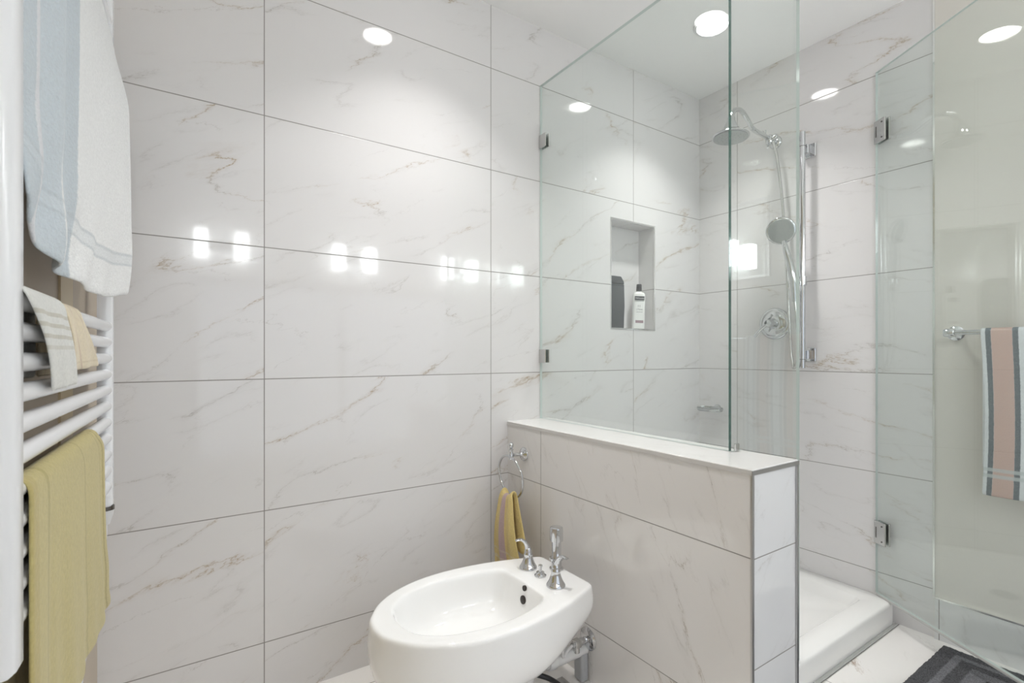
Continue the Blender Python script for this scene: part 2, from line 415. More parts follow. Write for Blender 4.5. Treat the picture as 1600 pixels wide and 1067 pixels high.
# ------------------------------------------------------------------ shower tray
TZ = 0.090; TY = -0.889; TX0 = -1.018
tray = thing('shower_tray', 'white acrylic shower tray with a wide raised curb, inside the glass enclosure', 'shower tray', (-0.5, -0.45, 0))
def rrect(x0, x1, y0, y1, r, z, n=5):
    out = []
    for cx, cy, a0 in ((x1 - r, y1 - r, 0), (x0 + r, y1 - r, 90), (x0 + r, y0 + r, 180), (x1 - r, y0 + r, 270)):
        for k in range(n + 1):
            a = R(a0 + 90 * k / n); out.append((cx + r * math.cos(a), cy + r * math.sin(a), z))
    return out
bm = NB()
rings = [rrect(TX0, -.002, TY, -.003, .03, 0.0), rrect(TX0, -.002, TY, -.003, .03, TZ - .012), rrect(TX0 + .002, -.004, TY + .002, -.005, .03, TZ - .004),
         rrect(TX0 + .008, -.009, TY + .008, -.011, .028, TZ),
         rrect(TX0 + .055, -.085, -.812, -.055, .03, TZ), rrect(TX0 + .060, -.092, -.806, -.060, .03, TZ - .004),
         rrect(TX0 + .075, -.112, -.792, -.078, .04, TZ - .040), rrect(TX0 + .085, -.125, -.780, -.09, .04, TZ - .046),
         rrect(-.58, -.42, -.50, -.36, .06, TZ - .054)]
ring_loft(bm, rings)
finish(bm, 'basin', M['acryl'], tray, smooth=50)
bm = NB(); lathe(bm, [(.045, 0), (.045, .003), (.040, .004), (.0, .004)], (-.50, -.43, TZ - .0535)); finish(bm, 'drain_cover', M['chrome'], tray)
# mortar bead at the curb foot
bm = NB(); box(bm, (TX0, TY - .012, 0), (-.012, TY, .006), .002, 1); struct(finish(bm, 'trim_7', M['seal'], smooth=0), 'grey sealant bead at the foot of the shower curb', 'trim')

# ------------------------------------------------------------------ glass enclosure
XG = -1.0712; GT = 2.180
def pane_mesh(bm, lo, hi, edge_faces):
    box(bm, lo, hi)
    bm.normal_update()
    for f in bm.faces:
        n = f.normal
        for ax, sg, mi in edge_faces:
            if n[ax] * sg > 0.9: f.material_index = mi
gp = thing('glass_panel', 'fixed clear glass panel standing on the half wall, with a dark green edge', 'glass panel', (XG, -.43, ZH))
bm = NB(); pane_mesh(bm, (XG - .006, -.866, ZH + .0005), (XG + .006, -.0015, GT), [(1, -1, 1), (1, 1, 2), (2, 1, 2), (2, -1, 2)])
finish(bm, 'pane', [M['pane'], M['edge'], M['edge_light']], gp, smooth=0)
for z in (1.942, 1.047):
    bm = NB(); box(bm, (XG - .011, -.045, z - .028), (XG - .0062, -.0008, z + .028), .0015, 1)
    box(bm, (XG + .0062, -.045, z - .028), (XG + .011, -.0008, z + .028), .0015, 1)
    finish(bm, 'wall_clip', M['satin'], gp, smooth=30)
g2 = thing('glass_panel', 'narrow fixed glass return panel beside the shower doorway', 'glass panel', (-.89, -.871, TZ))
bm = NB()
YP = -0.872
for lo, hi in (((XG - .005, YP - .005, ZH + .0005), (XH1 + .003, YP + .005, GT)), ((XH1 + .003, YP - .005, TZ + .001), (-.716, YP + .005, GT))):
    pane_mesh(bm, lo, hi, [(0, 1, 1), (2, 1, 1), (2, -1, 1)])
bmesh.ops.remove_doubles(bm, verts=bm.verts, dist=1e-5)
for f in [f for f in bm.faces if abs(f.normal.x) > .9 and abs(f.calc_center_median().x - (XH1 + .003)) < 1e-3 and f.calc_center_median().z > ZH + .1]: bm.faces.remove(f)
finish(bm, 'pane', [M['pane'], M['edge_light']], g2, smooth=0)
bm = NB(); box(bm, (XG + .001, YP - .0105, ZH + .001), (XG + .020, YP - .0052, ZH + .022), .001, 1); finish(bm, 'corner_clip', M['satin'], g2)
# door, open outward about its wall hinges
HY = -.824; DA = R(58.5); DL = .69
ddir = Vector((-math.cos(DA), -math.sin(DA), 0)); dn = Vector((-ddir.y, ddir.x, 0))
D4 = Matrix(((ddir.x, dn.x, 0, -.006), (ddir.y, dn.y, 0, HY), (0, 0, 1, 0), (0, 0, 0, 1)))
door = thing('glass_door', 'frameless clear glass shower door swung open on two wall hinges', 'door', (-.02, HY, .10))
bm = NB(); box(bm, (.004, -.005, .100), (DL, .005, GT + .004)); bm.normal_update()
for f in bm.faces:
    if abs(f.normal.x) > .9 or abs(f.normal.z) > .9: f.material_index = 1
for v in bm.verts: v.co = D4 @ v.co
finish(bm, 'pane', [M['pane'], M['edge_light']], door, smooth=0)
bm = NB(); box(bm, (.004, -.006, .090), (DL, .006, .0995), .002, 1, M4=D4); finish(bm, 'bottom_seal', M['seal'], door)
for z in (1.940, .345):
    bm = NB()
    box(bm, (.004, .0052, z - .045), (.060, .013, z + .045), .002, 1, M4=D4)
    box(bm, (.004, -.013, z - .045), (.060, -.0052, z + .045), .002, 1, M4=D4)
    box(bm, (-.001, -.008, z - .020), (.006, .008, z + .020), .003, 1, M4=D4)
    hg = finish(bm, 'hinge', M['satin'], door, smooth=30)
    bm = NB(); box(bm, (.014, -.0133, z - .0215), (.019, -.0129, z + .0215), M4=D4)
    for zz in (-.03, .03): lathe(bm, [(.003, 0), (.003, .001)], D4 @ Vector((.045, -.0135, z + zz)), -dn, n=10)
    finish(bm, 'knuckle_recess', M['dark_ring'], hg, smooth=30)

# ------------------------------------------------------------------ ceiling lamps
def downlight(x, y, label, watt=LAMP_WATT):
    t = thing('recessed_ceiling_light', label, 'ceiling light', (x, y, CEIL), 'recessed lights in the bathroom ceiling')
    bm = NB(); lathe(bm, [(.059, -.0005), (.074, -.0005), (.074, -.005), (.070, -.008), (.062, -.008), (.059, -.003)], (x, y, CEIL), n=40); finish(bm, 'trim_ring', M['white_plastic'], t)
    bm = NB(); lathe(bm, [(.0, -.001), (.0585, -.001), (.0585, -.0045), (.050, -.0075), (0, -.009)], (x, y, CEIL), n=40); finish(bm, 'lamp_disc', M['lamp'], t)
    ld = bpy.data.lights.new('downlight_beam', 'AREA'); ld.shape = 'DISK'; ld.size = .11; ld.energy = watt; ld.spread = R(98); ld.color = (1.0, .985, .975)
    lo = bpy.data.objects.new('downlight_beam', ld); COL.objects.link(lo); lo.parent = t; lo.location = (0, 0, -.0105)
    return t
downlight(-.487, -.412, 'round recessed ceiling light glowing over the shower')
downlight(-1.624, -.432, 'round recessed ceiling light above the bidet, seen mirrored in the tile wall', 2.45)

# vanity lights behind the viewer (the bright twin patches mirrored in the tiles)
for i, x in enumerate((-2.085, -1.19, -.27)):
    t = thing('vanity_light', ('vanity light with two glowing square shades nearest the left wall', 'middle vanity light with two glowing square shades', 'vanity light with two glowing square shades nearest the right wall')[i],
              'wall lamp', (x, YB + .02, 1.80), 'vanity lights behind the viewer')
    bm = NB(); box(bm, (x - .17, YB, 1.775), (x + .17, YB + .02, 1.825), .003, 1); finish(bm, 'back_plate', M['chrome'], t)
    for s in (-1, 1):
        bm = NB(); box(bm, (x + s * .12 - .039, YB + .04, 1.70), (x + s * .12 + .039, YB + .12, 1.885), .006, 2)
        sh = finish(bm, 'lamp_shade', M['vanity'], t)
        bm = NB(); tube(bm, [(x + s * .12, YB + .02, 1.80), (x + s * .12, YB + .039, 1.80)], .01); finish(bm, 'arm', M['chrome'], t)

# ------------------------------------------------------------------ bidet
BY = -0.455; BT = 0.373
HWT = [(-1.944, .0), (-1.937, .045), (-1.918, .080), (-1.890, .118), (-1.850, .151), (-1.800, .178), (-1.740, .197), (-1.670, .2055), (-1.600, .204),
       (-1.530, .195), (-1.460, .179), (-1.400, .160), (-1.360, .146), (-1.336, .1365), (-1.322, .128), (-1.3165, .118), (-1.315, .104), (-1.315, .06), (-1.315, .0)]
def outline(tbl, n=22):
    """closed plan outline: near side from tip to back, then far side back to tip"""
    pts = [Vector((x, w, 0)) for x, w in tbl]
    near = smooth_path([(p.x, -p.y, 0) for p in pts], 3)
    far = [Vector((p.x, -p.y, 0)) for p in reversed(near)][1:-1]
    return near + far
def inset_loop(base, k, cx, hx, hy, z):
    """scale the outline so that it shrinks by k metres on every side; z may be a function of x"""
    out = []
    for p in base:
        x = cx + (p.x - cx) * (hx - k) / hx; y = p.y * (hy - k) / hy
        out.append(Vector((x, BY + y, z(x) if callable(z) else z)))
    return out
OUT = outline(HWT); CX, HX, HY_ = -1.627, .311, .2055
IN_T = [(-1.876, .0), (-1.872, .040), (-1.858, .075), (-1.830, .104), (-1.785, .130), (-1.720, .147), (-1.660, .152), (-1.600, .148), (-1.550, .137),
        (-1.520, .127), (-1.503, .119), (-1.491, .109), (-1.484, .096), (-1.482, .080), (-1.482, .065), (-1.4815, .05), (-1.4812, .035), (-1.481, .02), (-1.481, .0)]
INN = outline(IN_T)
def H(x):        # depth of the shell's underside
    t = min(max((x + 1.56) / .25, 0), 1); t = t * t * (3 - 2 * t); return .190 * (1 - t) + .130 * t
bidet = thing('bidet', 'white ceramic bidet with chrome taps, standing in front of the half wall', 'bidet', (-1.65, BY, 0))
bm = NB()
rings = []
ped = [Vector((-1.65 + .195 * math.copysign(abs(math.cos(a)) ** .8, math.cos(a)), BY + .098 * math.copysign(abs(math.sin(a)) ** .8, math.sin(a)), 0)) for a in
       [math.pi + 2 * math.pi * i / len(OUT) for i in range(len(OUT))]]
for z, kx in ((0.0, 1.03), (.02, 1.03), (.03, .98), (.10, .96), (.175, .98)):
    rings.append([Vector((-1.65 + (p.x + 1.65) * kx, BY + (p.y - BY) * kx, z)) for p in ped])
for k, f in ((.085, 1.03), (.058, 1.0), (.034, .92), (.016, .80), (.004, .64), (-.003, .46), (-.003, .28), (.000, .13), (.001, .06), (.003, .025), (.007, .006)):
    rings.append(inset_loop(OUT, k, CX, HX, HY_, lambda x, f=f: BT - H(x) * f))
rings.append(inset_loop(OUT, .012, CX, HX, HY_, BT))
rings.append(inset_loop(OUT, .022, CX, HX, HY_, BT))
n = len(OUT)
rings.append(inset_loop(INN, -.008, -1.678, .197, .152, BT - .0003))
rings.append(inset_loop(INN, -.003, -1.678, .197, .152, BT - .002))
rings.append(inset_loop(INN, .000, -1.678, .197, .152, BT - .005))
for k, dz in ((.003, .012), (.006, .028), (.011, .060), (.019, .088), (.038, .110), (.075, .122), (.125, .127)):
    rings.append(inset_loop(INN, k, -1.678, .197, .152, BT - dz))
L = ring_loft(bm, rings)
body = finish(bm, 'bowl', M['ceramic'], bidet, smooth=60)
ms = body.modifiers.new('soft', 'SUBSURF'); ms.levels = 1; ms.render_levels = 1
# overflow holes and drain
for z, r, nm in ((.359, .0080, 'overflow_hole'), (.326, .0120, 'overflow_hole')):
    bm = NB(); lathe(bm, [(0, 0), (r, 0), (r, .0050), (r * .95, .0053), (0, .0053)], (-1.4845 - (.352 - z) * .15, BY - .012, z), (-1, 0, .15), n=28)
    finish(bm, nm, M['hole'], bidet)
bm = NB(); lathe(bm, [(.024, 0), (.024, .003), (.018, .004), (0, .0035)], (-1.66, BY, BT - .1285)); finish(bm, 'drain', M['chrome'], bidet)
def tap(name, o, rot, label=None):
    """bell shaped tap with a swept lever, lever pointing along rot (degrees)"""
    x, y = o
    bm = NB()
    lathe(bm, [(.0, 0), (.0285, 0), (.0285, .003), (.0275, .006), (.0245, .010), (.0200, .018), (.0160, .028), (.0135, .037), (.0135, .041), (.0142, .043), (.0142, .046),
               (.0125, .048), (.0125, .054), (.0105, .062), (.006, .069), (0, .071)], (x, y, BT), n=32)
    t = finish(bm, name, M['chrome'], bidet, smooth=50)
    d = Vector((math.cos(R(rot)), math.sin(R(rot)), 0)); b = Vector((x, y, BT))
    pts = smooth_path([b + Vector((0, 0, .050)), b + d * .003 + Vector((0, 0, .068)), b + d * .012 + Vector((0, 0, .084)), b + d * .026 + Vector((0, 0, .092)), b + d * .042 + Vector((0, 0, .090))], 5)
    N = len(pts); bm = NB()
    side = Vector((-d.y, d.x, 0)); rings = []
    for i, p in enumerate(pts):
        t_ = i / (N - 1); w = .009 * (1 - t_) + .0085 * t_; th = .009 * (1 - t_) ** 1.2 + .0022
        dd = (pts[min(i + 1, N - 1)] - pts[max(i - 1, 0)]).normalized(); up_ = side.cross(dd)
        rings.append([p + side * math.cos(a) * w + up_ * math.sin(a) * th for a in [2 * math.pi * k / 12 for k in range(12)]])
    ring_loft(bm, rings); finish(bm, 'lever', M['chrome'], t, smooth=60)
tap('tap', (-1.412, -.383), 160); tap('tap', (-1.417, -.529), -78)
bm = NB(); lathe(bm, [(0, 0), (.0185, 0), (.0185, .003), (.015, .005), (.013, .009), (.0125, .012), (.005, .014), (.0045, .027), (.0065, .028), (.0065, .033), (0, .0335)], (-1.415, -.451, BT))
finish(bm, 'drain_knob', M['chrome'], bidet)
bm = NB(); lathe(bm, [(0, 0), (.022, 0), (.022, .004), (.0165, .006), (.0165, .030), (.022, .031), (.022, .037), (.0165, .038), (.0155, .040), (.0155, .090), (.0215, .091), (.0215, .126), (.0205, .132), (.0175, .134), (0, .134)], (-1.343, -.440, BT))
vb = finish(bm, 'vacuum_breaker', M['chrome'], bidet, smooth=40)
# plumbing under the back
bm = NB(); tube(bm, smooth_path([(-1.47, -.45, .16), (-1.42, -.455, .118), (-1.375, -.455, .098), (-1.30, -.455, .098), (-1.2385, -.455, .098)], 6), .021, 20)
lathe(bm, [(.0245, 0), (.0265, .003), (.0265, .026), (.0245, .029)], (-1.395, -.455, .102), (1, 0, -.1), n=24)
finish(bm, 'waste_pipe', M['white_plastic'], bidet)
bm = NB(); tube(bm, smooth_path([(-1.46, -.475, .10), (-1.42, -.50, .085), (-1.375, -.505, .045), (-1.36, -.50, .012), (-1.40, -.49, .008), (-1.45, -.48, .02)], 8), .0075, 12)
finish(bm, 'drain_hose', M['black_rubber'], bidet)
bm = NB(); lathe(bm, [(0, 0), (.036, 0), (.036, .002), (.030, .007), (.012, .012), (.010, .012), (.010, .030), (.012, .030), (.012, .052), (.009, .053), (.009, .068), (0, .068)], (XH0 - .0002, -.474, .135), (-1, 0, 0), n=28)
vl = finish(bm, 'supply_valve', M['chrome'], bidet, smooth=40)
bm = NB(); box(bm, (-1.300, -.486, .124), (-1.276, -.462, .147), .003, 2); lathe(bm, [(.010, 0), (.010, .02), (0, .021)], (-1.288, -.474, .107), (0, 0, 1), n=16); finish(bm, 'valve_nut', M['satin'], vl)
for k, yy in enumerate((-.47, -.445)):
    bm = NB(); tube(bm, smooth_path([(-1.305, yy - .004, .135), (-1.325, yy, .120), (-1.345, yy - .006, .112), (-1.352, yy - .01, .140), (-1.345, yy, .18), (-1.36, yy, .26)], 8), .0045, 12)
    finish(bm, 'supply_hose', M['satin' if k else 'white_plastic'], bidet)
bm = NB(); box(bm, (-1.270, -.478, .0005), (-1.2385, -.437, .092), .009, 3); finish(bm, 'pipe_cover', M['grey_plastic'], bidet)
bm = NB()
for k in range(3): box(bm, (-1.345 + .018 * k, -.50, .0005), (-1.341 + .018 * k, -.42, .004))
box(bm, (-1.352, -.506, .0002), (-1.298, -.414, .002)); finish(bm, 'floor_grate', M['alu'], bidet)

# ------------------------------------------------------------------ towel ring and hand towel
tr = thing('towel_ring', 'chrome towel ring with round rosette on the half wall beside the tiled wall', 'towel ring', (XH0, -.114, .672))
bm = NB(); lathe(bm, [(0, 0), (.026, 0), (.026, .003), (.023, .006), (.021, .0065), (.019, .010), (.012, .012), (.010, .014), (.0065, .020), (.0065, .050), (0, .051)], (XH0 - .0002, -.114, .672), (-1, 0, .05), n=32)
finish(bm, 'rosette', M['chrome'], tr, smooth=50)
bm = NB(); lathe(bm, [(0, -.016), (.008, -.015), (.0095, -.010), (.0095, .004), (.0075, .008), (.0075, .018), (.0095, .020), (.0095, .023), (.0045, .026), (.0075, .030), (.0098, .036), (.0098, .041), (.006, .047), (0, .049)], (-1.298, -.114, .674), n=24)
finish(bm, 'post', M['chrome'], tr, smooth=50)
RC = Vector((-1.299, -.112, .594)); RR = .0785
bm = NB(); tube(bm, [RC + Vector((-.010 * math.sin(a), RR * math.cos(a), RR * math.sin(a))) for a in [2 * math.pi * k / 48 for k in range(48)]], .0044, 12, closed=True)
finish(bm, 'ring', M['chrome'], tr, smooth=60)
YEL = (0.78, 0.62, 0.26); LAV = (0.56, 0.42, 0.44)
hand_m = terry('yellow_lavender_terry', [(.30, .50, LAV)], YEL, lump=.006, dobby=[(.86, .885, (.80, .74, .62), .55), (.80, .815, (.80, .74, .62), .4)], scale=420)
grid = []
NC = 25
for i in range(30):
    v = i / 29
    row = []
    # back layer up, over the ring's lower arc, front layer down
    if v < .32: ph = v / .32; z = .33 + (.522 - .33) * ph; dx = .012; open_ = .30 + .70 * (1 - ph)
    elif v < .42: ph = (v - .32) / .10; z = .522 + .008 * math.sin(math.pi * ph); dx = .012 - .026 * ph; open_ = .30
    else: ph = (v - .42) / .58; z = .522 - ph * .30; dx = -.014 - .012 * math.sin(math.pi * min(ph * 1.2, 1)); open_ = .36 + .64 * min(1, ph * 1.25) ** .8
    for j in range(NC):
        u = j / (NC - 1) - .5
        yc = -.116 - .016 * open_
        hw_ = .082 * open_ + .008
        y = yc - u * 2 * hw_
        fold = .010 * math.sin(u * 13 + .6) * (0.3 + .7 * open_)
        zz = z + .020 * (2 * u) ** 2 * (1 - open_) * .6 + (.012 * (2 * u) ** 2 if .3 < v < .5 else 0)
        row.append(Vector((-1.312 + dx + fold * .55, y, zz)))
    grid.append(row)
ht = cloth('hand_towel', grid, hand_m, thick=.007)
tag(ht, 'small yellow hand towel with a lavender stripe, pulled through the chrome ring', 'hand towel')

# ------------------------------------------------------------------ niche bottles
bd = thing('shampoo_bottle', 'flat charcoal grey bottle at the left side of the wall niche', 'bottle', (-.592, .05, NZ0 + .0005))
def prism(bm, prof, y0, y1, mat=0, bev=.006):
    a = [bm.verts.new((x, y0, z)) for x, z in prof]; b = [bm.verts.new((x, y1, z)) for x, z in prof]
    n = len(prof)
    for i in range(n): bm.faces.new((a[i], a[(i + 1) % n], b[(i + 1) % n], b[i])).material_index = mat
    bm.faces.new(list(reversed(a))).material_index = mat; bm.faces.new(b).material_index = mat
    bmesh.ops.bevel(bm, geom=bm.edges[:], offset=bev, segments=3, affect='EDGES', profile=.5)
zb = NZ0 + .0005
bm = NB(); prism(bm, [(-.643, zb), (-.543, zb), (-.540, zb + .105), (-.541, zb + .212), (-.643, zb + .212)], .030, .072, bev=.003); finish(bm, 'bottle_body', M['bottle_dark'], bd)
bm = NB(); prism(bm, [(-.643, zb + .2128), (-.541, zb + .2128), (-.542, zb + .226), (-.562, zb + .250), (-.643, zb + .250)], .0305, .0715, bev=.003); finish(bm, 'cap', M['bottle_dark'], bd)
bw = thing('conditioner_bottle', 'white bottle with black cap and printed label at the right side of the wall niche', 'bottle', (-.430, .045, NZ0 + .0005))
lean = Matrix.Translation((-.430, .045, zb)) @ Matrix.Rotation(R(2.2), 4, 'Y') @ Matrix.Rotation(R(-32), 4, 'Z')
def lean_all(bm):
    for v in bm.verts: v.co = lean @ v.co
bm = NB(); w = .0315
rings = []
for z, s, sy in ((0, .93, .85), (.004, .98, .97), (.012, 1, 1), (.15, 1.0, 1), (.172, .97, .95), (.181, .80, .80), (.185, .42, .55), (.190, .36, .48)):
    rings.append([Vector((w * s * math.copysign(abs(math.cos(a)) ** .55, math.cos(a)), .0165 * sy * math.copysign(abs(math.sin(a)) ** .7, math.sin(a)), z)) for a in [2 * math.pi * k / 36 for k in range(36)]])
ring_loft(bm, rings); lean_all(bm); finish(bm, 'bottle_body', M['bottle_white'], bw, smooth=50)
bm = NB(); lathe(bm, [(0, .190), (.0125, .190), (.0135, .193), (.0125, .222), (.0115, .224), (0, .224)], (0, 0, 0), n=24); lean_all(bm); finish(bm, 'cap', M['label_black'], bw)
bm = NB()
box(bm, (-.024, -.0174, .143), (.024, -.0160, .163)); box(bm, (-.0225, -.0174, .1385), (.0225, -.0160, .1400)); lean_all(bm)
lb = finish(bm, 'name_band', M['label_black'], bw, smooth=0)
bm = NB(); box(bm, (-.018, -.0174, .030), (.021, -.0160, .043)); lean_all(bm); finish(bm, 'size_band', M['label_mauve'], bw, smooth=0)
def text(txt, size, loc, mat, parent, X4, name='lettering'):
    cu = bpy.data.curves.new('letters', 'FONT'); cu.body = txt; cu.size = size; cu.align_x = 'CENTER'; cu.extrude = .00015; cu.resolution_u = 2
    tmp = bpy.data.objects.new('letters', cu); COL.objects.link(tmp)
    bpy.context.view_layer.update()
    me = bpy.data.meshes.new_from_object(tmp.evaluated_get(bpy.context.evaluated_depsgraph_get()))
    bpy.data.objects.remove(tmp)
    bm = NB(); bm.from_mesh(me)
    for v in bm.verts: v.co = X4 @ (Matrix.Translation(loc) @ (Matrix.Rotation(R(90), 4, 'X') @ v.co))
    return finish(bm, name, mat, parent, smooth=0)
text('TRESemmé', .0095, (0, -.0178, .1495), M['label_white'], bw, lean)
text('11', .017, (-.002, -.0176, .108), M['label_grey'], bw, lean)
text('| Flaws', .0115, (.001, -.0176, .094), M['label_grey'], bw, lean)
bm = NB()
for x0_, x1_ in ((-.015, -.004), (-.002, .006), (.008, .015)): box(bm, (x0_, -.0174, .0835), (x1_, -.0160, .0850))
lean_all(bm); finish(bm, 'small_print', M['label_grey'], bw, smooth=0)

# ------------------------------------------------------------------ shower fittings on the end wall
AY = -.415
sh = thing('overhead_shower', 'chrome bell shaped overhead shower on a curved arm high on the end wall', 'shower head', (0, AY, 2.05))
bm = NB(); lathe(bm, [(0, 0), (.030, 0), (.030, .004), (.026, .009), (.014, .014), (0, .015)], (-.0002, AY, 2.05), (-1, 0, 0), n=28); finish(bm, 'rosette', M['chrome'], sh, smooth=50)
bm = NB(); arm = smooth_path([(-.010, AY, 2.050), (-.060, AY, 2.056), (-.120, AY, 2.060), (-.175, AY, 2.063), (-.205, AY, 2.074), (-.237, AY, 2.100), (-.268, AY, 2.119), (-.300, AY, 2.124), (-.332, AY, 2.112), (-.352, AY, 2.088), (-.360, AY, 2.066)], 6)
tube(bm, arm, .0105, 16); finish(bm, 'arm', M['chrome'], sh, smooth=60)
bm = NB(); lathe(bm, [(0, .085), (.014, .085), (.016, .080), (.016, .070), (.019, .062), (.024, .050), (.033, .034), (.046, .019), (.060, .009), (.073, .003), (.076, 0), (.076, -.004), (.073, -.0055), (0, -.0055)], (-.362, AY, 1.992), (.05, 0, 1), n=48); finish(bm, 'bell', M['chrome'], sh, smooth=50)
bm = NB(); lathe(bm, [(0, 0), (.068, 0), (.070, -.002), (0, -.004)], (-.362, AY, 1.9860), (.05, 0, 1), n=40)
for r_, k_ in ((.02, 6), (.036, 12), (.053, 18)):
    for k in range(k_):
        a = 2 * math.pi * k / k_; lathe(bm, [(.0022, 0), (.0015, -.003)], (-.362 + r_ * math.cos(a), AY + r_ * math.sin(a), 1.9825), n=6)
finish(bm, 'spray_plate', M['nozzle'], sh, smooth=40)
# diverter hanging on the arm
bm = NB(); lathe(bm, [(0, -.022), (.012, -.022), (.016, -.016), (.018, 0), (.016, .016), (.010, .022), (0, .022)], (-.052, AY, 2.050), (0, 0, 1), n=24)
lathe(bm, [(.013, 0), (.013, .026), (.009, .030), (0, .030)], (-.052, AY - .008, 2.050), (0, -1, .3), n=20)
tube(bm, [(-.052, AY, 2.05), (-.075, AY - .005, 2.015), (-.085, AY - .008, 2.004)], .004, 10)
tube(bm, [(-.095, AY, 2.055), (-.098, AY, 2.083)], [.006, .009], 12)
dv = finish(bm, 'diverter', M['chrome'], sh, smooth=50)

bar = thing('slide_bar', 'tall chrome slide bar with square brackets on the shower end wall', 'shower rail', (-.06, -.565, 1.5))
bm = NB(); tube(bm, [(-.060, -.565, .994), (-.060, -.565, 2.030)], .0125, 24)
finish(bm, 'rail', M['chrome'], bar, smooth=50)
for z in (1.957, 1.052):
    bm = NB(); box(bm, (-.048, -.583, z - .020), (-.010, -.547, z + .020), .002, 1); box(bm, (-.0105, -.596, z - .030), (-.0003, -.536, z + .030), .002, 1)
    br = finish(bm, 'bracket', M['chrome'], bar, smooth=30)
    bm = NB(); lathe(bm, [(.0132, -.001), (.0140, 0), (.0132, .001)], (-.060, -.565, z + .01 if z > 1.5 else z - .02), n=24); finish(bm, 'collar', M['dark_ring'], bar)
bm = NB(); lathe(bm, [(.013, -.020), (.0185, -.019), (.0185, .019), (.013, .020)], (-.060, -.565, 1.375), n=24); tube(bm, [(-.070, -.560, 1.375), (-.092, -.549, 1.380)], .010, 14)
finish(bm, 'slider', M['chrome'], bar, smooth=40)

hs = thing('hand_shower', 'chrome hand shower with round grey spray face clipped to the slide bar', 'hand shower', (-.11, -.545, 1.4))
hn = Vector((-.80, -.42, -.30)).normalized()
HC = Vector((-.125, -.505, 1.600))
bm = NB(); lathe(bm, [(0, -.024), (.022, -.023), (.045, -.016), (.057, -.006), (.060, 0), (.058, .004), (.054, .005), (0, .005)], HC, hn, n=44); finish(bm, 'head', M['chrome'], hs, smooth=50)
bm = NB(); lathe(bm, [(0, .0052), (.052, .0052), (.050, .007), (0, .0075)], HC, hn, n=40)
u_, w_ = frame_for(hn)
for r_, k_ in ((.012, 6), (.024, 12), (.036, 18), (.046, 24)):
    for k in range(k_):
        a = 2 * math.pi * k / k_; lathe(bm, [(.0018, 0), (.0013, .0025)], HC + hn * .0072 + (u_ * math.cos(a) + w_ * math.sin(a)) * r_, hn, n=6)
finish(bm, 'spray_face', M['nozzle'], hs, smooth=40)
bm = NB(); hp = smooth_path([HC + Vector((.016, -.004, -.045)), (-.112, -.522, 1.51), (-.108, -.535, 1.45), (-.103, -.546, 1.39), (-.100, -.550, 1.33), (-.098, -.551, 1.285)], 6)
tube(bm, hp, [.0105 + .0045 * math.sin(math.pi * min(1, i / (len(hp) - 1) * 1.1)) for i in range(len(hp))], 18); finish(bm, 'handle', M['chrome'], hs, smooth=60)
bm = NB(); hosep = smooth_path([(-.060, AY - .020, 2.030), (-.060, -.452, 1.96), (-.055, -.472, 1.78), (-.055, -.483, 1.62), (-.055, -.496, 1.42), (-.06, -.508, 1.22), (-.065, -.518, 1.07),
                                (-.07, -.528, 1.010), (-.078, -.540, .996), (-.088, -.560, 1.03), (-.095, -.567, 1.11), (-.098, -.560, 1.20), (-.098, -.552, 1.287)], 10)
tube(bm, hosep, .0065, 12); finish(bm, 'hose', M['satin'], hs, smooth=60)

sv = thing('shower_valve', 'round chrome shower valve plate with a lever handle on the end wall', 'shower valve', (0, -.412, 1.2))
bm = NB(); lathe(bm, [(0, 0), (.074, 0), (.074, .003), (.070, .008), (.060, .0105), (.057, .0095), (.054, .012), (.040, .017), (.030, .019), (0, .019)], (-.0002, -.412, 1.198), (-1, 0, 0), n=48)
pl = finish(bm, 'plate', M['chrome'], sv, smooth=50)
bm = NB(); lathe(bm, [(.026, .018), (.024, .030), (.019, .040), (.018, .060), (.015, .066), (0, .068)], (-.0002, -.412, 1.198), (-1, 0, 0), n=28)
tube(bm, smooth_path([(-.055, -.412, 1.198), (-.060, -.395, 1.186), (-.060, -.365, 1.160), (-.056, -.345, 1.138)], 5), [.010, .010, .0095, .009, .0085, .008, .008, .0075, .007, .007, .007, .0072, .0075, .0075, .007, .006], 14)
finish(bm, 'handle', M['chrome'], sv, smooth=50)

sd = thing('soap_dish', 'clear ribbed soap dish with chrome holder on the shower end wall', 'soap dish', (-.06, -.11, .77))
bm = NB(); rings = []
for z, s in ((.764, .86), (.763, .92), (.766, .97), (.782, 1.0), (.783, .97), (.772, .92), (.768, .86)):
    rings.append([Vector((-.066 + .046 * s * math.cos(a), -.110 + (.068 + .0018 * math.sin(16 * a)) * s * math.sin(a), z)) for a in [2 * math.pi * k / 64 for k in range(64)]])
ring_loft(bm, rings); finish(bm, 'dish', M['acrylic_clear'], sd, smooth=40)
bm = NB(); tube(bm, [Vector((-.066 + .047 * math.cos(a), -.110 + .070 * math.sin(a), .7745)) for a in [2 * math.pi * k / 40 for k in range(40)]], .0025, 8, closed=True)
lathe(bm, [(0, 0), (.020, 0), (.020, .004), (.008, .008), (.008, .020)], (-.0002, -.110, .7745), (-1, 0, 0), n=20); finish(bm, 'holder', M['chrome'], sd)

